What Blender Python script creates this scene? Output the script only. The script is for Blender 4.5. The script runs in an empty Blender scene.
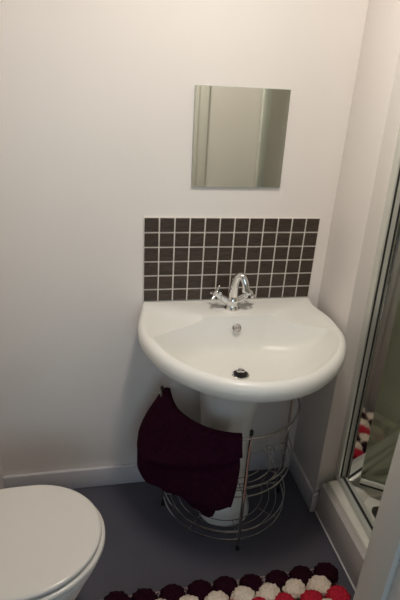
import bpy, bmesh, math, random
from mathutils import Vector, Matrix
random.seed(7)
S = bpy.context.scene
COL = S.collection
PI = math.pi

# ------------------------------------------------------------------ materials
def mat(name, col, rough=.5, metal=0., spec=.5, noise=None, bump=None, coat=0., trans=0., ior=1.45, sheen=0.):
    m = bpy.data.materials.new(name); m.use_nodes = True
    nt = m.node_tree; b = nt.nodes['Principled BSDF']
    b.inputs['Base Color'].default_value = (*col, 1)
    b.inputs['Roughness'].default_value = rough
    b.inputs['Metallic'].default_value = metal
    b.inputs['Specular IOR Level'].default_value = spec
    b.inputs['Coat Weight'].default_value = coat
    b.inputs['Transmission Weight'].default_value = trans
    b.inputs['IOR'].default_value = ior
    b.inputs['Sheen Weight'].default_value = sheen
    tc = nt.nodes.new('ShaderNodeTexCoord')
    if noise:
        sc, amt = noise
        n = nt.nodes.new('ShaderNodeTexNoise'); n.inputs['Scale'].default_value = sc; n.inputs['Detail'].default_value = 4
        nt.links.new(tc.outputs['Object'], n.inputs['Vector'])
        r = nt.nodes.new('ShaderNodeValToRGB')
        r.color_ramp.elements[0].position = .3; r.color_ramp.elements[1].position = .7
        r.color_ramp.elements[0].color = (*[c*(1-amt) for c in col], 1)
        r.color_ramp.elements[1].color = (*[min(1, c*(1+amt)) for c in col], 1)
        nt.links.new(n.outputs['Fac'], r.inputs['Fac']); nt.links.new(r.outputs['Color'], b.inputs['Base Color'])
    if bump:
        sc, st, dist = bump
        n = nt.nodes.new('ShaderNodeTexNoise'); n.inputs['Scale'].default_value = sc; n.inputs['Detail'].default_value = 3
        nt.links.new(tc.outputs['Object'], n.inputs['Vector'])
        bp = nt.nodes.new('ShaderNodeBump'); bp.inputs['Strength'].default_value = st; bp.inputs['Distance'].default_value = dist
        nt.links.new(n.outputs['Fac'], bp.inputs['Height']); nt.links.new(bp.outputs['Normal'], b.inputs['Normal'])
    return m

M = dict(
    wall=mat('wall_paint', (.79, .75, .715), .42, spec=.3, noise=(3, .012), bump=(160, .08, .001)),
    ceil=mat('ceiling_paint', (.82, .8, .77), .7, noise=(4, .01)),
    gloss=mat('gloss_paint', (.60, .585, .61), .3, noise=(6, .015)),
    jamb=mat('jamb_paint', (.66, .64, .59), .35, noise=(5, .02)),
    floor=mat('vinyl_floor', (.084, .080, .103), .42, spec=.45, noise=(220, .10), bump=(300, .1, .0006)),
    ceramic=mat('ceramic', (.80, .795, .755), .3, spec=.38, noise=(2, .008)),
    seat=mat('seat_plastic', (.70, .67, .62), .22, spec=.5, noise=(3, .01)),
    chrome=mat('chrome', (.78, .78, .78), .08, 1., noise=(30, .02)),
    wire=mat('chrome_wire', (.50, .50, .50), .18, 1., noise=(30, .03)),
    alu=mat('silver_profile', (.74, .76, .71), .34, .5, noise=(12, .04)),
    gasket=mat('dark_rubber', (.03, .03, .03), .5, noise=(40, .1)),
    cap=mat('black_plastic', (.012, .012, .012), .4, noise=(40, .1)),
    dark=mat('dark_hole', (.01, .01, .01), .6, noise=(40, .1)),
    grout=mat('white_grout', (.74, .69, .63), .8, noise=(60, .04)),
    tile=None,
    mirror=mat('mirror_silver', (.88, .91, .84), .015, 1., noise=(2, .004)),
    mirredge=mat('mirror_edge', (.45, .50, .44), .2, noise=(20, .05)),
    tray=mat('tray_acrylic', (.73, .72, .65), .25, noise=(3, .015)),
    riser=mat('riser_panel', (.50, .47, .46), .4, noise=(5, .02)),
    panel=mat('shower_panel', (.80, .82, .71), .35, noise=(2, .02)),
    glass=None,
    towel=mat('towel_cloth', (.034, .0065, .0175), 1., spec=.05, noise=(60, .2), bump=(420, .5, .002)),
    pdark=mat('burgundy_yarn', (.022, .004, .010), .95, spec=.1, noise=(150, .4), bump=(260, .9, .004)),
    pcream=mat('cream_yarn', (.80, .68, .56), .95, spec=.1, noise=(150, .15), bump=(260, .9, .004)),
    pred=mat('red_yarn', (.50, .022, .045), .95, spec=.1, noise=(150, .3), bump=(260, .9, .004)),
    net=mat('mat_backing', (.42, .30, .30), .9, noise=(90, .3)),
    lamp=None,
    hall=mat('hall_paint', (.62, .61, .60), .6, noise=(3, .01)),
    carpet=mat('hall_carpet', (.20, .19, .20), .9, noise=(200, .2)),
)
# mosaic tile: dark brown with fine horizontal grain
m = mat('mosaic_tile', (.055, .04, .03), .38, spec=.35)
nt = m.node_tree; b = nt.nodes['Principled BSDF']; tc = nt.nodes.new('ShaderNodeTexCoord')
mp = nt.nodes.new('ShaderNodeMapping'); mp.inputs['Scale'].default_value = (30, 30, 420)
n = nt.nodes.new('ShaderNodeTexNoise'); n.inputs['Scale'].default_value = 1.; n.inputs['Detail'].default_value = 3
r = nt.nodes.new('ShaderNodeValToRGB'); r.color_ramp.elements[0].position = .3; r.color_ramp.elements[1].position = .72
r.color_ramp.elements[0].color = (.036, .026, .019, 1); r.color_ramp.elements[1].color = (.078, .059, .046, 1)
nt.links.new(tc.outputs['Object'], mp.inputs['Vector']); nt.links.new(mp.outputs['Vector'], n.inputs['Vector'])
nt.links.new(n.outputs['Fac'], r.inputs['Fac']); nt.links.new(r.outputs['Color'], b.inputs['Base Color'])
M['tile'] = m
# tinted shower glass
m = bpy.data.materials.new('shower_glass'); m.use_nodes = True; nt = m.node_tree
for x in list(nt.nodes): nt.nodes.remove(x)
out = nt.nodes.new('ShaderNodeOutputMaterial'); mix = nt.nodes.new('ShaderNodeMixShader')
tr = nt.nodes.new('ShaderNodeBsdfTransparent'); tr.inputs['Color'].default_value = (.90, .93, .86, 1)
gl = nt.nodes.new('ShaderNodeBsdfGlossy'); gl.inputs['Roughness'].default_value = .02; gl.inputs['Color'].default_value = (.9, .95, .9, 1)
fr = nt.nodes.new('ShaderNodeFresnel'); fr.inputs['IOR'].default_value = 1.5
nt.links.new(fr.outputs[0], mix.inputs[0]); nt.links.new(tr.outputs[0], mix.inputs[1]); nt.links.new(gl.outputs[0], mix.inputs[2])
nt.links.new(mix.outputs[0], out.inputs[0]); M['glass'] = m
# lamp diffuser
m = bpy.data.materials.new('lamp_diffuser'); m.use_nodes = True
b = m.node_tree.nodes['Principled BSDF']; b.inputs['Base Color'].default_value = (1, .93, .82, 1)
b.inputs['Emission Color'].default_value = (1, .90, .78, 1); b.inputs['Emission Strength'].default_value = 6.
M['lamp'] = m

# ------------------------------------------------------------------ helpers
def link(name, bm, mats, parent=None, smooth=True, angle=40):
    bmesh.ops.recalc_face_normals(bm, faces=bm.faces[:])
    me = bpy.data.meshes.new(name); bm.to_mesh(me); bm.free()
    if not isinstance(mats, (list, tuple)): mats = [mats]
    for x in mats: me.materials.append(x)
    if smooth:
        me.polygons.foreach_set('use_smooth', [True]*len(me.polygons))
        if angle is not None: me.set_sharp_from_angle(angle=math.radians(angle))
    o = bpy.data.objects.new(name, me); COL.objects.link(o)
    if parent is not None: o.parent = parent
    return o

def rebase(o, base):
    """move a mesh object's origin to base without moving the mesh"""
    b = Vector(base); o.data.transform(Matrix.Translation(-b)); o.location = b
    return o

def thing(name, label, cat, loc=(0, 0, 0), group=None):
    o = bpy.data.objects.new(name, None); COL.objects.link(o); o.location = loc
    o.empty_display_size = .05
    o['label'] = label; o['category'] = cat
    if group: o['group'] = group
    return o

def adopt(root):
    """parts were modelled in world space: shift the mesh data into the root's frame"""
    bpy.context.view_layer.update()
    T = Matrix.Translation(-root.location)
    def rec(p):
        for c in [x for x in COL.objects if x.parent == p]:
            if c.type == 'MESH' and c.location.length < 1e-9: c.data.transform(T)
            rec(c)
    rec(root)

def box(bm, x0, x1, y0, y1, z0, z1, bev=0., seg=2, mi=0):
    r = bmesh.ops.create_cube(bm, size=1)
    vs = r['verts']
    for v in vs:
        v.co = Vector(((x0+x1)/2+v.co.x*(x1-x0), (y0+y1)/2+v.co.y*(y1-y0), (z0+z1)/2+v.co.z*(z1-z0)))
    fs = list({f for v in vs for f in v.link_faces})
    for f in fs: f.material_index = mi
    if bev > 0:
        es = list({e for v in vs for e in v.link_edges})
        bmesh.ops.bevel(bm, geom=es, offset=bev, segments=seg, profile=.5, affect='EDGES')
    return bm

def bx(*a, **k): return box(bmesh.new(), *a, **k)

def loft(bm, rings, closed=True, cap0=True, cap1=True, mi=0):
    R = [[bm.verts.new(p) for p in r] for r in rings]
    n = len(R[0])
    for a, b_ in zip(R, R[1:]):
        for i in range(n if closed else n-1):
            j = (i+1) % n
            f = bm.faces.new((a[i], a[j], b_[j], b_[i])); f.material_index = mi
    if closed and cap0: bm.faces.new(R[0]).material_index = mi
    if closed and cap1: bm.faces.new(R[-1]).material_index = mi
    return bm

def tube(bm, pts, rad, seg=8, mi=0, cap=True):
    pts = [Vector(p) for p in pts]
    if not isinstance(rad, (list, tuple)): rad = [rad]*len(pts)
    t0 = (pts[1]-pts[0]).normalized()
    up = Vector((0, 0, 1)) if abs(t0.z) < .9 else Vector((1, 0, 0))
    nrm = t0.cross(up).normalized(); rings = []
    for i, p in enumerate(pts):
        a = pts[max(0, i-1)]; c = pts[min(len(pts)-1, i+1)]
        t = (c-a).normalized()
        nrm = (nrm-t*nrm.dot(t)).normalized(); bn = t.cross(nrm)
        rings.append([p+(nrm*math.cos(k*2*PI/seg)+bn*math.sin(k*2*PI/seg))*rad[i] for k in range(seg)])
    return loft(bm, rings, True, cap, cap, mi)

def lathe(bm, prof, c=(0, 0, 0), axis=(0, 0, 1), seg=28, mi=0):
    q = Vector((0, 0, 1)).rotation_difference(Vector(axis).normalized())
    rings = []
    for r_, z in prof:
        r_ = max(r_, 1e-4)
        rings.append([Vector(c)+q @ Vector((r_*math.cos(k*2*PI/seg), r_*math.sin(k*2*PI/seg), z)) for k in range(seg)])
    return loft(bm, rings, True, True, True, mi)

def catmull(pts, n, closed=False):
    P = [Vector(p) for p in pts]; out = []
    N = len(P); segs = N if closed else N-1
    for i in range(segs):
        if closed: a, b_, c, d = P[(i-1) % N], P[i], P[(i+1) % N], P[(i+2) % N]
        else: a, b_, c, d = P[max(0, i-1)], P[i], P[i+1], P[min(N-1, i+2)]
        for k in range(n):
            t = k/n
            out.append(.5*((2*b_)+(c-a)*t+(2*a-5*b_+4*c-d)*t*t+(3*b_-a-3*c+d)*t**3))
    if not closed: out.append(P[-1])
    return out

def sstep(a, b_, x):
    t = max(0., min(1., (x-a)/(b_-a))); return t*t*(3-2*t)

def struct(name, bm, m_, parent=None, **k):
    o = link(name, bm, m_, parent, **k); 
    if parent is None: o['kind'] = 'structure'
    return o

# ------------------------------------------------------------------ room shell
XW = .345; YN = -.242; XL = -1.10; YF = -1.0; H = 2.35
struct('wall_back', bx(XL-.1, XW+.85, 0, .1, -.05, H), M['wall'])
struct('wall_left', bx(XL-.1, XL, -1.1, 0, -.05, H), M['wall'])
struct('wall_corner_boxing', bx(XL, -.825, -.14, 0, 0, H), M['wall'])
bm = bx(XW, 1.19, YN, 0, 0, H, bev=.003)
for v in bm.verts:
    if v.co.y < -.1: v.co.y += .042*v.co.z/H
struct('wall_right', bm, M['wall'])
struct('wall_shower', bx(1.12, 1.19, -1.1, YN, 0, H), M['panel'])
# wall with the doorway, behind the camera's mirror image
DX0, DX1, DH = -.75, .02, 2.02
bm = bmesh.new()
box(bm, DX1+.012, 1.12, -1.1, YF, 0, H); box(bm, XL, DX0-.012, -1.1, YF, 0, H); box(bm, DX0-.012, DX1+.012, -1.1, YF, DH+.012, H)
struct('wall_front', bm, M['wall'])
struct('floor', bx(XL-.1, 1.19, -1.1, .0, -.05, 0), M['floor'])
struct('ceiling', bx(XL-.1, 1.19, -1.1, .1, H, H+.05), M['ceil'])

# skirting: board with a small rounded top edge
def skirt(name, x0, x1, y0, y1, h=.092):
    return struct(name, bx(x0, x1, y0, y1, 0, h, bev=.004, seg=2), M['gloss'])
skirt('baseboard_back', -.825, XW, -.015, 0)
bm = bmesh.new(); box(bm, XW-.015, XW, YN-.010, -.015, 0, .092, bev=.003); box(bm, XW-.015, XW+.008, YN-.015, YN, 0, .092, bev=.001)
struct('baseboard_right', bm, M['gloss'])
skirt('baseboard_left', XL, XL+.015, -1.0, -.14)
skirt('baseboard_boxing', XL+.015, -.825, -.155, -.14)
skirt('baseboard_front', .102, .350, -1.0, -.985)

# door frame: architraves with a stepped moulding, lining with a rebate, threshold
def architrave(bm, x0, x1, y0, y1, z0, z1, yin):
    box(bm, x0, x1, y0, y1, z0, z1, bev=.003)
bm = bmesh.new()
box(bm, DX1+.012, DX1+.03, -1.0, -.980, 0, DH+.08, bev=.001); box(bm, DX1+.03, DX1+.08, -1.0, -.986, 0, DH+.08, bev=.003)
box(bm, DX0-.03, DX0-.012, -1.0, -.980, 0, DH+.08, bev=.003); box(bm, DX0-.08, DX0-.03, -1.0, -.986, 0, DH+.08, bev=.003)
box(bm, DX0, DX1, -1.0, -.980, DH, DH+.03, bev=.003); box(bm, DX0, DX1, -1.0, -.986, DH+.03, DH+.08, bev=.003)
struct('trim_1', bm, M['jamb'])
bm = bmesh.new()
for s, x in ((1, DX1), (-1, DX0)):
    a, c = sorted((x, x+s*.012)); 
    a2, c2 = sorted((x+s*.014, x+s*.016))
    box(bm, a, c, -1.046, -.9795, 0, DH, bev=.0015); box(bm, a2, c2, -1.10, -1.046, 0, DH)
box(bm, DX0, DX1, -1.046, -1.0, DH, DH+.012); box(bm, DX0, DX1, -1.10, -1.046, DH+.004, DH+.012)
struct('trim_2', bm, M['jamb'])
bm = bmesh.new()
box(bm, DX1+.016, DX1+.086, -1.118, -1.10, 0, DH+.08, bev=.004); box(bm, DX0-.086, DX0-.016, -1.118, -1.10, 0, DH+.08, bev=.004); box(bm, DX0-.016, DX1+.016, -1.118, -1.10, DH+.012, DH+.08, bev=.004)
struct('trim_3', bm, M['jamb'])

# hallway outside the doorway, with a window for daylight
struct('floor_hall', bx(-2.2, 1.6, -2.9, -1.1, -.05, 0), M['carpet'])
struct('ceiling_hall', bx(-2.2, 1.6, -2.9, -1.1, H, H+.05), M['ceil'])
struct('wall_hall_left', bx(-2.3, -2.2, -2.9, -1.1, 0, H), M['hall'])
struct('wall_hall_right', bx(1.6, 1.7, -2.9, -1.1, 0, H), M['hall'])
bm = bmesh.new(); box(bm, -2.3, XL-.1, -1.1, -1.0, 0, H); box(bm, 1.19, 1.7, -1.1, -1.0, 0, H)
struct('wall_hall_front', bm, M['hall'])
WX0, WX1, WZ0, WZ1 = -1.1, .3, .9, 2.0
bm = bmesh.new(); box(bm, -2.3, WX0, -3.0, -2.9, 0, H); box(bm, WX1, 1.7, -3.0, -2.9, 0, H)
box(bm, WX0, WX1, -3.0, -2.9, 0, WZ0); box(bm, WX0, WX1, -3.0, -2.9, WZ1, H)
struct('wall_hall_back', bm, M['hall'])
bm = bmesh.new()
for a in ((WX0, WX0+.05, WZ0, WZ1), (WX1-.05, WX1, WZ0, WZ1), (WX0+.05, WX1-.05, WZ0, WZ0+.05), (WX0+.05, WX1-.05, WZ1-.05, WZ1), (-.425, -.375, WZ0+.05, WZ1-.05)):
    box(bm, a[0], a[1], -2.97, -2.93, a[2], a[3], bev=.004)
w = struct('window_1', bm, M['gloss'])
link('window_pane', bx(WX0+.05, WX1-.05, -2.952, -2.948, WZ0+.05, WZ1-.05), M['glass'], w)

# ------------------------------------------------------------------ ceiling lamp
LP = Vector((-.14, -.70, H))
lamp = thing('ceiling_light', 'round flush ceiling light with opal diffuser above the washbasin', 'light', LP)
bm = bmesh.new(); lathe(bm, [(.001, 0), (.13, 0), (.132, -.008), (.13, -.02), (.115, -.022), (.001, -.022)], LP)
link('lamp_base', bm, M['gloss'], lamp)
bm = bmesh.new(); lathe(bm, [(.114, -.0225), (.112, -.045), (.095, -.062), (.06, -.073), (.001, -.077)], LP)
link('lamp_diffuser', bm, M['lamp'], lamp)
adopt(lamp)

# ------------------------------------------------------------------ splashback
ZS = .806; PH = .293; TP = .05
bm = bmesh.new(); box(bm, -.3, .3, -.0055, 0, ZS, ZS+PH, mi=0)
z1 = ZS+PH-.0012
rows = [(ZS+PH-(k+1)*TP*.997+.0014, ZS+PH-k*TP*.997-.0014) for k in range(6)]
rows[-1] = (ZS+.001, rows[-1][1])
for a, c in rows:
    for k in range(12):
        x0 = -.3+k*TP+.0014; box(bm, x0, x0+TP-.0028, -.0075, -.004, a, c, bev=.0008, seg=1, mi=1)
o = link('tiled_splashback', bm, [M['grout'], M['tile']])
rebase(o, (0, 0, ZS)); o['label'] = 'dark brown mosaic tile splashback with white grout on wall above the washbasin'; o['category'] = 'splashback'

# ------------------------------------------------------------------ mirror
mir = thing('wall_mirror', 'small square frameless mirror fixed to wall above the tiled splashback', 'mirror', (-.0068, 0, 1.3454))
mir.rotation_euler = (0, -.0094, 0)
hm = .1467
link('backing', bx(-hm+.01, hm-.01, -.004, 0, -hm+.01, hm-.01), M['mirredge'], mir)
bm = bmesh.new(); box(bm, -hm, hm, -.0082, -.0042, -hm, hm, bev=.0008, seg=1, mi=0)
for f in bm.faces:
    if abs(f.calc_center_median().y+.0082) < 1e-5: f.material_index = 1
link('mirror_glass', bm, [M['mirredge'], M['mirror']], mir, smooth=False)

# ------------------------------------------------------------------ washbasin
basin = thing('washbasin', 'white ceramic pedestal washbasin standing against the wall below the mirror', 'sink', (0, -.15, 0))
right = [(.120, 0), (.24, 0), (.290, 0), (.304, -.006), (.318, -.045), (.329, -.10), (.335, -.16), (.331, -.225), (.314, -.295), (.286, -.355),
         (.245, -.408), (.190, -.455), (.125, -.492), (.06, -.511)]
right = [(x*.987, y if y > -.2 else -.2+(y+.2)*1.035) for x, y in right]
outl = [(0, 0)]+right+[(0, -.527)]+[(-x, y) for x, y in reversed(right)]
O = [Vector((p.x, p.y)) for p in catmull([(x, min(y, 0), 0) for x, y in outl], 10, True)]
O = [Vector((p.x, min(p.y, 0.))) for p in O]
# bowl edge polygon, straight ledge behind, slanted wings, round front
br = [(.085, -.135), (.108, -.136), (.13, -.144), (.215, -.178), (.258, -.202), (.283, -.238), (.276, -.295), (.250, -.345), (.212, -.387), (.165, -.425), (.11, -.455), (.05, -.472)]
br = [(x*1.012, y if y > -.24 else -.24+(y+.24)*1.12) for x, y in br]
bo = [(0, -.135)]+br+[(0, -.505)]+[(-x, y) for x, y in reversed(br)]
B = [Vector((p.x, p.y)) for p in catmull([(x, y, 0) for x, y in bo], 8, True)]
C0 = Vector((-.026, -.303))
def hit(poly, d):
    best = 0
    for i in range(len(poly)):
        a = poly[i]-C0; e = poly[(i+1) % len(poly)]-poly[i]
        den = d.x*e.y-d.y*e.x
        if abs(den) < 1e-12: continue
        t = (a.x*e.y-a.y*e.x)/den; u = (a.x*d.y-a.y*d.x)/den
        if t > 0 and -1e-6 <= u <= 1+1e-6: best = max(best, t)
    return best
NB = 180
def top(x, y):
    ax = abs(x+0.0)
    # crease from (.3,-.012) to (.112,-.132)
    nx, ny = -.12, -.188
    L = math.hypot(nx, ny)
    d = ((ax-.3)*(.12)+(y+.012)*(-.188))/L        # positive in front of the crease
    dip = .020*(1-math.exp(-max(d, 0)/.03))
    fade = 1-sstep(.19, .29, -y)
    fx = sstep(.105, .13, ax)*(1-.75*sstep(.27, .325, ax))
    return .8035-dip*fade*fx-.010*sstep(.25, .52, -y)
D = .119
dirs = []
for k in range(NB):
    a = 2*PI*k/NB; dirs.append(Vector((math.cos(a), math.sin(a))))
rings = []
r0 = .021
for q in [0, .03, .07, .13, .2, .28, .36, .44, .52, .6, .67, .73, .78, .83, .87, .905, .935, .955, .97, .982, .992, .999]:
    ring = []
    for d in dirs:
        t = hit(B, d); rr = r0+(t-r0)*q; qq = rr/t
        back = sstep(-.2, .75, d.y); side = abs(d.x)**2
        p = 2.5+6.5*back*back+1.5*side
        P_ = C0+d*rr
        edge = C0+d*t
        z = top(edge.x, edge.y)-(top(edge.x, edge.y)-.8035+D)*(1-qq**p)
        ring.append((P_.x, P_.y, z))
    rings.append(ring)
def nrm2(i):
    pass
# outline hit and its normal for every direction
OH = []; 
for d in dirs: OH.append(C0+d*hit(O, d))
ON = []
for k in range(NB):
    e = OH[(k+1) % NB]-OH[k-1]; n_ = Vector((e.y, -e.x)).normalized(); ON.append(n_)
def off(k, w):
    f = sstep(0, .05, -OH[k].y); p_ = OH[k]-ON[k]*w*f
    if OH[k].y > -1e-4: p_ = OH[k].copy()
    return Vector((p_.x, min(0, p_.y)))
for s in (.15, .4, .7, 1.):
    ring = []
    for k, d in enumerate(dirs):
        e = C0+d*hit(B, d); c = off(k, .019); p_ = e.lerp(c, s)
        ring.append((p_.x, p_.y, top(p_.x, p_.y)-(.0005 if s == 1 else 0)))
    rings.append(ring)
for w, z in ((.013, -.0025), (.006, -.008), (.0018, -.017), (0, -.028), (.0012, -.040), (.006, -.052), (.015, -.061), (.03, -.067)):
    ring = []
    for k in range(NB):
        p_ = off(k, w); c = off(k, .019); f = sstep(0, .03, -OH[k].y)
        ring.append((p_.x, p_.y, top(c.x, c.y)+z))
    rings.append(ring)
cu = Vector((0, -.17))
for s, z in ((.86, .722), (.74, .703), (.62, .678), (.50, .650), (.40, .632)):
    ring = []
    for k in range(NB):
        p_ = cu+(off(k, .03)-cu)*s; y = p_.y if OH[k].y < -.0001 else p_.y
        ring.append((p_.x, p_.y, z))
    rings.append(ring)
bm = bmesh.new(); loft(bm, rings, True, True, True)
link('basin_bowl', bm, M['ceramic'], basin, angle=50)
# pedestal
ped = []
for z, w, f, bk in ((0, .104, .272, .02), (.012, .104, .272, .02), (.03, .100, .265, .02), (.07, .092, .245, .02), (.16, .084, .226, .02), (.3, .083, .218, .02), (.42, .092, .226, .02), (.52, .108, .244, .02), (.60, .128, .268, .02), (.640, .142, .286, .02)):
    ring = []
    cy = -bk-(f-bk)*.45
    for k in range(48):
        a = 2*PI*k/48; c, s = math.cos(a), math.sin(a)
        e = .75 if s < 0 else .45
        x = math.copysign(abs(c)**(.8), c)*w
        y = cy+(math.copysign(abs(s)**e, s)*((f+cy) if s < 0 else (-cy-bk)))
        ring.append((x, y, z))
    ped.append(ring)
bm = bmesh.new(); loft(bm, ped)
link('pedestal', bm, M['ceramic'], basin)
# overflow
bm = bmesh.new(); oc = Vector((-.004, -.1475, .765)); ax = Vector((0, -.86, .5))
lathe(bm, [(.0165, 0), (.0165, .002), (.0145, .0042), (.0115, .0046), (.0105, .003), (.0001, .0028)], oc, ax)
ov = link('overflow_ring', bm, M['chrome'], basin)
bm = bmesh.new()
for k in range(3):
    s = (k-1)*.006; lathe(bm, [(.0018, 0), (.0018, .0006)], oc+ax.normalized()*.0031+Vector((s, 0, 0)), ax, 10)
link('overflow_hole', bm, M['dark'], ov)
# waste
zb = .8035-D
bm = bmesh.new(); lathe(bm, [(.0235, -.012), (.0235, -.003), (.0275, .001), (.0275, .002), (.0255, .0030), (.0236, .0026), (.0228, -.003), (.001, -.003)], (C0.x, C0.y, zb+.001))
wa = link('waste_flange', bm, M['chrome'], basin)
bm = bmesh.new(); lathe(bm, [(.0222, -.0006), (.0222, .0008), (.001, .0008)], (C0.x, C0.y, zb+.001)); link('waste_hole', bm, M['dark'], wa)
bm = bmesh.new(); lathe(bm, [(.004, -.003), (.004, .009), (.0125, .010), (.0140, .0122), (.0125, .0146), (.007, .0160), (.001, .0165)], (C0.x, C0.y+.003, zb+.002))
link('waste_plug', bm, M['chrome'], wa)
adopt(basin)
basin.location.y -= .0015

# ------------------------------------------------------------------ mixer tap
TB = Vector((-.006, -.078, .8035))
tap = thing('mixer_tap', 'chrome monobloc mixer tap with two crosshead handles on the basin ledge', 'tap', TB)
bm = bmesh.new(); lathe(bm, [(.001, 0), (.0265, 0), (.0275, .004), (.024, .009), (.0205, .014), (.021, .022), (.0235, .03), (.0225, .038), (.017, .046), (.0145, .054), (.001, .056)], TB)
for s in (-1, 1):
    tube(bm, [TB+Vector((0, 0, .026)), TB+Vector((s*.022, .001, .031)), TB+Vector((s*.040, .004, .042))], [.0155, .013, .011], 16)
link('tap_body', bm, M['chrome'], tap)
sp = catmull([TB+Vector(p) for p in ((0, 0, .040), (.001, -.001, .070), (.004, -.004, .100), (.011, -.010, .121), (.022, -.020, .121), (.030, -.028, .104), (.034, -.033, .080))], 6)
bm = bmesh.new(); n_ = len(sp)
tube(bm, sp, [.0165-.0045*sstep(0, .6, i/(n_-1)) for i in range(n_)], 18)
e = sp[-1]; tube(bm, [sp[-2]+Vector((0, 0, .006)), e, e+(e-sp[-3]).normalized()*.006], [.0125, .0135, .0130], 16)
link('spout', bm, M['chrome'], tap)
def crosshead(s, rot):
    c = TB+Vector((s*.040, .004, .042)); ax = Vector((s*.72, -.12, .62)).normalized()
    bm = bmesh.new(); lathe(bm, [(.001, 0), (.011, 0), (.0105, .010), (.008, .013), (.008, .018), (.0125, .021), (.0125, .030), (.009, .034), (.001, .0355)], c, ax, 20)
    h = link('tap_handle', bm, M['chrome'], tap)
    u = ax.cross(Vector((0, 1, 0))).normalized(); v = ax.cross(u)
    hub = c+ax*.0255
    bm = bmesh.new()
    for k in range(4):
        a = rot+k*PI/2; d = u*math.cos(a)+v*math.sin(a)
        tube(bm, [hub+d*.008, hub+d*.016, hub+d*.022, hub+d*.026, hub+d*.0285], [.0045, .0042, .0058, .0055, .002], 10)
    link('cross_arms', bm, M['chrome'], h)
crosshead(-1, .5); crosshead(1, .3)
adopt(tap)

# ------------------------------------------------------------------ wire rack around the pedestal
RC = Vector((.006, -.14, 0)); RR = .235
rack = thing('wire_rack', 'half-round chrome wire storage rack curving around the basin pedestal', 'rack', RC)
def arc(r, z, a0=180, a1=360, n=40, dz=0):
    return [RC+Vector((r*math.cos(math.radians(a0+(a1-a0)*k/n)), r*math.sin(math.radians(a0+(a1-a0)*k/n)), z)) for k in range(n+1)]
for an in (180, 270, 360):
    px = RC+Vector((RR*math.cos(math.radians(an)), RR*math.sin(math.radians(an)), 0))
    up = Vector((-.016, 0, .022)) if an == 180 else Vector((0, 0, 0))
    bm = bmesh.new(); tube(bm, [px+Vector((0, 0, .018)), px+up+Vector((0, 0, .508))], .0060, 12)
    p = link('pole', bm, M['wire'], rack)
    bm = bmesh.new(); lathe(bm, [(.001, 0), (.0078, 0), (.0078, .003), (.0068, .022), (.001, .023)], px); link('foot_cap', bm, M['cap'], p)
    bm = bmesh.new(); lathe(bm, [(.0055, .506), (.0062, .510), (.0062, .522), (.004, .526), (.001, .527)], px+up); link('end_cap', bm, M['cap'], p)
bm = bmesh.new(); tube(bm, arc(RR+.001, .494), .0045, 10); link('top_rail', bm, M['wire'], rack)
for zf, nm in ((.250, 'middle_shelf'), (.050, 'bottom_shelf')):
    bm = bmesh.new()
    for r in (RR, .207, .180, .153): tube(bm, arc(r, zf), .0019 if r < RR else .0027, 8)
    tube(bm, arc(RR, zf+.040), .0026, 8)
    for a in range(180, 361, 45):
        d = Vector((math.cos(math.radians(a)), math.sin(math.radians(a)), 0))
        tube(bm, [RC+d*.150+Vector((0, 0, zf-.004)), RC+d*RR+Vector((0, 0, zf-.004))], .0016, 8)
    for s in (-1, 1):
        tube(bm, [RC+Vector((s*.150, 0, zf)), RC+Vector((s*RR, 0, zf))], .003, 8)
    link(nm, bm, M['wire'], rack)
# crossed decorative wires below the rail on the right
bm = bmesh.new()
for a0, a1 in ((283, 297), (297, 283), (298, 312), (312, 298)):
    pts = []
    for k in range(21):
        t = k/20; a = math.radians(a0+(a1-a0)*t+4*math.sin(t*2*PI)); pts.append(RC+Vector((RR*math.cos(a), RR*math.sin(a), .292+.2*t)))
    tube(bm, pts, .0012, 6)
link('scroll_wire', bm, M['wire'], rack)
# little hook loop beside the left pole top
c = RC+Vector((-RR-.012, 0, .515)); pts = [c+Vector((-.006, -.004, -.012)), c+Vector((-.016, -.008, -.002)), c+Vector((-.017, -.009, .012)), c+Vector((-.008, -.004, .020))]
bm = bmesh.new(); tube(bm, catmull(pts, 5), .0016, 8); link('hook', bm, M['wire'], rack)
adopt(rack)

# ------------------------------------------------------------------ towel draped over the rail
NA, NT = 70, 60
A0, A1 = 176, 263
def lerpt(tab, x):
    for (a, u), (b_, v) in zip(tab, tab[1:]):
        if x <= b_: 
            t = max(0, (x-a)/(b_-a)); t = t*t*(3-2*t); return u+(v-u)*t
    return tab[-1][1]
def towel_pt(i, j, layer):
    s = i/NA; t = j/NT; a = A0+(A1-A0)*s
    ztop = lerpt([(0, .524), (.05, .522), (.3, .507), (1, .503)], s)
    if layer == 0:
        zbot = lerpt([(0, .285), (.13, .245), (.26, .228), (.55, .238), (.76, .226), (.86, .215), (1, .222)], s)
        rb = lerpt([(0, .325), (.12, .340), (.25, .325), (.40, .300), (.58, .280), (.76, .264), (1, .252)], s)
        r = RR+.009+(rb-RR-.009)*math.sin(min(1, t*1.12)*PI/2)**1.15
        fold = .004*math.sin(9*s*PI+2.0*t)*t*(1-.4*t)+.002*math.sin(21*s+9*t)*t
        dd = (t-(.80-.62*s)); fold += .019*math.exp(-(dd/.09)**2)*sstep(.10, .30, s)-.020*math.exp(-((dd-.10)/.055)**2)*sstep(.05, .25, s)
    else:
        zbot = lerpt([(0, .34), (.22, .22), (.40, .155), (.60, .130), (.74, .118), (.80, .130), (.86, .24), (1, .30)], s)
        r = RR-.012-.010*t; fold = .005*math.sin(11*s+4*t)*t
    z = ztop+(zbot-ztop)*t
    a += (1.5*math.sin(t*PI)*(1 if s > .5 else -1))*abs(s-.5)*2*(layer == 0)-(3.0*t*s if layer == 0 else 0)
    a = math.radians(a); rr = r+fold
    return RC+Vector((rr*math.cos(a), rr*math.sin(a), z))
bm = bmesh.new(); G = {}
cols = []
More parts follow.
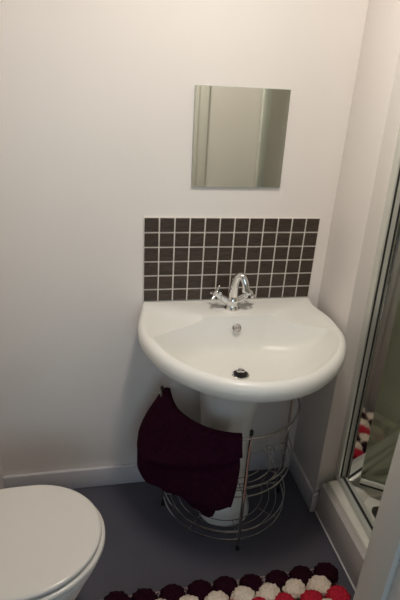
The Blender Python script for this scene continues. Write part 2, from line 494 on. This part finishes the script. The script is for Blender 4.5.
for i in range(NA+1):
    line = [towel_pt(i, j, 1) for j in range(NT, 0, -1)]
    p0 = towel_pt(i, 0, 1); p1 = towel_pt(i, 0, 0)
    line += [p0, (p0+p1)/2+Vector((0, 0, .005)), p1]
    line += [towel_pt(i, j, 0) for j in range(1, NT+1)]
    cols.append([bm.verts.new(p) for p in line])
for a, c in zip(cols, cols[1:]):
    for k in range(len(a)-1): bm.faces.new((a[k], a[k+1], c[k+1], c[k]))
o = link('towel', bm, M['towel']); 
md = o.modifiers.new('thickness', 'SOLIDIFY'); md.thickness = .007; md.offset = 0
rebase(o, RC+Vector((-.1, -.1, .09)))
o['label'] = 'dark burgundy towel draped over the left side of the wire rack'; o['category'] = 'towel'

# ------------------------------------------------------------------ pompom bath mat
MX1, MY0 = .335, -.478
bath = thing('pompom_bath_mat', 'bath mat of burgundy, cream and red pompom rows on the floor before the basin', 'bath mat', (-.06, -.70, 0))
bm = bmesh.new(); x0, x1, y0, y1 = -.475, .300, -.945, -.493
for k in range(40):
    y = y0+(y1-y0)*k/39; tube(bm, [(x0, y, .004), (x1, y, .004)], .0020, 5)
for k in range(70):
    x = x0+(x1-x0)*k/69; tube(bm, [(x, y0, .0045), (x, y1, .0045)], .0018, 5)
link('mesh_backing', bm, M['net'], bath)
def pompom(mt):
    bm = bmesh.new(); bmesh.ops.create_icosphere(bm, subdivisions=4, radius=1)
    sd = random.random()*50
    from mathutils import noise
    for v in bm.verts:
        n = v.co.normalized(); q = n*3.2+Vector((sd, sd*.3, 0))
        f = .90+.16*noise.noise(q)+.12*noise.noise(n*9+Vector((sd, 0, 0)))
        sq = lambda u: math.copysign(abs(u)**.8, u)
        v.co = Vector((sq(n.x)*.0425*f, sq(n.y)*.0350*f, .0275+n.z*.024*f))
        v.co.z = max(v.co.z, .0066)
    me = bpy.data.meshes.new('pompom'); bm.to_mesh(me); bm.free(); me.materials.append(mt)
    me.polygons.foreach_set('use_smooth', [True]*len(me.polygons)); return me
PM = {c: [pompom(M[c]) for _ in range(3)] for c in ('pdark', 'pcream', 'pred')}
seq = ['pdark', 'pcream', 'pred', 'pcream', 'pdark', 'pcream', 'pred', 'pcream', 'pdark', 'pcream']
LBL = dict(pdark='dark burgundy pompom', pcream='cream pompom', pred='red pompom')
for r, c in enumerate(seq):
    y = -.527-r*.041
    if y < -.91: break
    for k in range(9):
        x = .270-k*.0865-(.040 if r % 2 else 0)
        p = bpy.data.objects.new('pompom', random.choice(PM[c])); COL.objects.link(p); p.parent = bath
        p.location = Vector((x+random.uniform(-.003, .003), y+random.uniform(-.003, .003), 0))-bath.location
        s = random.uniform(.96, 1.06); p.scale = (s, s, 1)
        p.rotation_euler = (0, 0, random.uniform(-.15, .15)); p['label'] = LBL[c]
adopt_skip = True
bpy.context.view_layer.update()
for c_ in [x for x in COL.objects if x.parent == bath and x.name.startswith('mesh_backing')]:
    c_.data.transform(Matrix.Translation(-bath.location))

# ------------------------------------------------------------------ toilet
TY = -.577
wc = thing('toilet', 'white toilet with closed lid in the corner left of the washbasin', 'toilet', (-.72, TY, 0))
def egg(xt, xb, hw, z, n=64, sq=.30):
    """outline: rounded tip at xt (right), squarer back at xb (left)"""
    pts = []; cx = xt-hw*1.12
    for k in range(n):
        a = 2*PI*k/n; c, s = math.cos(a), math.sin(a)
        if c >= 0: x = cx+c*(xt-cx); y = s*hw
        else: x = cx-abs(c)**.62*(cx-xb); y = math.copysign(abs(s)**.78, s)*hw
        pts.append(Vector((x, TY+y, z)))
    return pts
def slab(xt, xb, hw, z0, z1, r, dome=0.):
    rings = [egg(xt-r, xb+r, hw-r, z0)]
    for k in range(0, 5):
        a = -PI/2+PI/2*k/4; rings.append(egg(xt-r+r*math.cos(a), xb+r-r*math.cos(a), hw-r+r*math.cos(a), z0+r*.6*(1+math.sin(a))))
    for k in range(1, 6):
        a = PI/2*k/5; rings.append(egg(xt-r+r*math.cos(a), xb+r-r*math.cos(a), hw-r+r*math.cos(a), z1-r*.6*(1-math.sin(a))))
    for s in (.85, .6, .3):
        cx = (xt+xb)/2
        rings.append([Vector((cx+(p.x-cx)*s, TY+(p.y-TY)*s, z1+dome*(1-s))) for p in egg(xt-r, xb+r, hw-r, z1)])
    bm = bmesh.new(); return loft(bm, rings)
link('lid', slab(-.455, -.875, .173, .4075, .423, .010, .003), M['seat'], wc)
link('seat', slab(-.446, -.872, .179, .386, .404, .009), M['seat'], wc)
rings = []
for z, xt, xb, hw in ((0, -.53, -.93, .115), (.02, -.528, -.93, .118), (.06, -.54, -.92, .108), (.14, -.545, -.91, .105), (.22, -.52, -.91, .125), (.30, -.485, -.91, .152), (.35, -.462, -.91, .168), (.375, -.452, -.91, .174), (.386, -.456, -.908, .171)):
    rings.append(egg(xt, xb, hw, z))
bm = bmesh.new(); loft(bm, rings); box(bm, -1.09, -.895, TY-.10, TY+.10, 0, .386, bev=.015)
link('pan', bm, M['ceramic'], wc)
for s in (-1, 1):
    bm = bmesh.new(); lathe(bm, [(.012, .387), (.012, .424), (.008, .428), (.001, .429)], (-.889, TY+s*.075, 0), seg=16); link('hinge', bm, M['chrome'], wc)
link('cistern', bx(-1.095, -.925, TY-.185, TY+.185, .387, .745, bev=.02, seg=4), M['ceramic'], wc)
link('cistern_lid', bx(-1.098, -.915, TY-.192, TY+.192, .746, .78, bev=.01, seg=3), M['ceramic'], wc)
bm = bmesh.new(); lathe(bm, [(.022, .780), (.022, .786), (.018, .788), (.001, .788)], (-1.0, TY, 0), seg=24); link('flush_button', bm, M['chrome'], wc)
adopt(wc)

# ------------------------------------------------------------------ shower tray, enclosure
TX0 = .353; TZ = .150
tray = thing('shower_tray', 'white raised shower tray behind a low riser panel right of the washbasin', 'shower tray', (.73, -.62, 0))
# tray top as a lofted rounded-rectangle dish
def rrect(x0, x1, y0, y1, r, z, n=8):
    pts = []
    for cx, cy, a0 in ((x1-r, y1-r, 0), (x0+r, y1-r, 90), (x0+r, y0+r, 180), (x1-r, y0+r, 270)):
        for k in range(n+1):
            a = math.radians(a0+90*k/n); pts.append(Vector((cx+r*math.cos(a), cy+r*math.sin(a), z)))
    return pts
xa, xb, ya, yb = TX0, 1.118, -.998, YN-.017
rings = [rrect(xa+.0225, xb, ya, yb, .004, TZ-.048), rrect(xa+.0225, xb, ya, yb, .004, TZ+.003), rrect(xa+.0245, xb-.003, ya+.003, yb-.003, .006, TZ+.0075), rrect(xa+.0285, xb-.006, ya+.006, yb-.006, .008, TZ+.009),
         rrect(xa+.105, xb-.05, ya+.05, yb-.045, .04, TZ+.007), rrect(xa+.112, xb-.056, ya+.056, yb-.052, .045, TZ+.002), rrect(xa+.125, xb-.07, ya+.07, yb-.065, .055, TZ-.030),
         rrect(xa+.145, xb-.09, ya+.09, yb-.085, .06, TZ-.038), ]
cx, cy = .53, -.405
rings.append([Vector((cx+(p.x-cx)*.5, cy+(p.y-cy)*.5, TZ-.042)) for p in rings[-1]])
rings.append([Vector((cx+(p.x-cx)*.15, cy+(p.y-cy)*.15, TZ-.045)) for p in rings[-2]])
bm = bmesh.new(); loft(bm, rings)
link('tray_top', bm, M['tray'], tray)
link('riser_panel', bx(TX0, TX0+.022, -.998, YN-.017, .0, TZ-.004, bev=.002), M['riser'], tray)
bm = bmesh.new(); box(bm, TX0+.0235, 1.11, -.99, YN-.03, .0, TZ-.050)
link('tray_plinth', bm, M['riser'], tray)
bm = bmesh.new(); tube(bm, [(TX0-.001, -.984, .004), (TX0-.001, YN-.019, .004)], .004, 8); link('sealant_bead', bm, M['gloss'], tray)
bm = bmesh.new(); lathe(bm, [(.001, 0), (.044, 0), (.044, .002), (.038, .006), (.020, .008), (.001, .008)], (.527, -.400, TZ-.044), seg=32)
w_ = link('drain_cover', bm, mat('drain_metal', (.22, .22, .20), .3, 1., noise=(30, .05)), tray)
adopt(tray)

enc = thing('shower_enclosure', 'silver framed shower enclosure with folded glass door right of the washbasin', 'shower enclosure', (.44, -.62, TZ+.0095))
ZB = TZ+.0095; ZT = 2.02; FX0, FX1 = .424, .462
bm = bmesh.new()
box(bm, FX0, FX1, YN-.032, YN-.0005, ZB, ZT, bev=.002)
box(bm, FX0+.006, FX0+.012, YN-.0335, YN-.031, ZB, ZT-.01, mi=1)
box(bm, FX1-.010, FX1-.004, YN-.0335, YN-.031, ZB, ZT-.01, mi=1)
link('wall_profile', bm, [M['alu'], M['gasket']], enc)
bm = bmesh.new(); box(bm, FX0, FX1, -.999, -.967, ZB, ZT, bev=.002); link('wall_profile', bm, [M['alu']], enc)
bm = bmesh.new(); box(bm, FX0, FX1, -.966, YN-.033, ZB, ZB+.020, bev=.003); box(bm, FX0+.014, FX0+.024, -.966, YN-.033, ZB+.0195, ZB+.0215, mi=1)
link('sill', bm, [M['alu'], M['gasket']], enc)
bm = bmesh.new(); box(bm, FX0-.004, FX1+.004, -.966, YN-.033, ZT-.045, ZT, bev=.003); link('header', bm, M['alu'], enc)
# bifold leaves, folded inwards
def leaf(p0, p1, name):
    p0 = Vector((*p0, 0)); p1 = Vector((*p1, 0)); d = (p1-p0); L = d.length; ang = math.atan2(d.y, d.x)
    R_ = Matrix.Translation(p0) @ Matrix.Rotation(ang, 4, 'Z')
    z0, z1 = ZB+.024, ZT-.05
    def part(nm, bm, m_, par):
        bmesh.ops.transform(bm, matrix=R_, verts=bm.verts[:]); return link(nm, bm, m_, par, smooth=False)
    g = part(name, bx(.036, L-.022, -.003, .003, z0+.022, z1-.02), M['glass'], enc)
    part('stile', bx(0, .040, -.009, .009, z0, z1, bev=.001, seg=1), mirsil, g)
    part('stile', bx(L-.024, L, -.009, .009, z0, z1, bev=.002), M['alu'], g)
    bm = bmesh.new(); box(bm, .041, L-.025, -.009, .009, z0+.004, z0+.024, bev=.002); box(bm, .041, L-.025, -.007, .007, z0-.006, z0+.004, mi=1)
    part('bottom_rail', bm, [M['alu'], M['gasket']], g)
    part('top_rail', bx(.041, L-.025, -.009, .009, z1-.022, z1, bev=.002), M['alu'], g)
    return g
mirsil = mat('polished_silver', (.62, .62, .60), .05, 1., noise=(8, .03))
leaf((FX1+.000-.006, YN-.046), (.735, -.450), 'door_leaf')
leaf((FX1+.000, -.640), (.725, -.474), 'door_leaf')
adopt(enc)
enc.rotation_euler = (0, 0, math.radians(-2.4)); enc.location.x -= .027; enc.location.y += .003
for c_ in COL.objects:
    if c_.type == 'MESH' and (c_.parent == enc or (c_.parent and c_.parent.parent == enc)):
        c_.data.transform(Matrix(((1, 0, -.019, 0), (0, 1, .0175, 0), (0, 0, 1, 0), (0, 0, 0, 1))))

# ------------------------------------------------------------------ lights
def area(name, loc, rot, size, size_y, power, col, shape='RECTANGLE'):
    l = bpy.data.lights.new(name, 'AREA'); l.shape = shape; l.size = size
    if shape == 'RECTANGLE': l.size_y = size_y
    l.energy = power; l.color = col
    o = bpy.data.objects.new(name, l); COL.objects.link(o); o.location = loc; o.rotation_euler = rot; return o
area('ceiling_light_bulb', LP+Vector((0, 0, -.079)), (0, 0, 0), .2, .2, 10.6, (1, .915, .825), 'DISK')
area('hall_daylight', (-.4, -3.02, 1.45), (PI/2, 0, 0), 1.3, 1.0, 15, (.58, .70, 1.))
w = bpy.data.worlds.new('World'); S.world = w; w.use_nodes = True
nt = w.node_tree; bg = nt.nodes['Background']
sky = nt.nodes.new('ShaderNodeTexSky'); sky.sky_type = 'NISHITA'; sky.sun_disc = False; sky.sun_elevation = math.radians(25)
nt.links.new(sky.outputs[0], bg.inputs[0]); bg.inputs[1].default_value = .15

# ------------------------------------------------------------------ camera
cd = bpy.data.cameras.new('Camera'); cam = bpy.data.objects.new('Camera', cd); COL.objects.link(cam); S.camera = cam
cam.location = (-0.43612, -1.52158, 1.50270); cam.rotation_euler = (1.1475879, -0.0553875, -0.1920469)
cd.sensor_fit = 'VERTICAL'; cd.sensor_height = 24; cd.lens = 487.206/600*24; cd.clip_start = .02
S.view_settings.view_transform = 'Standard'; S.view_settings.look = 'None'; S.view_settings.gamma = 1; S.view_settings.exposure = 0.
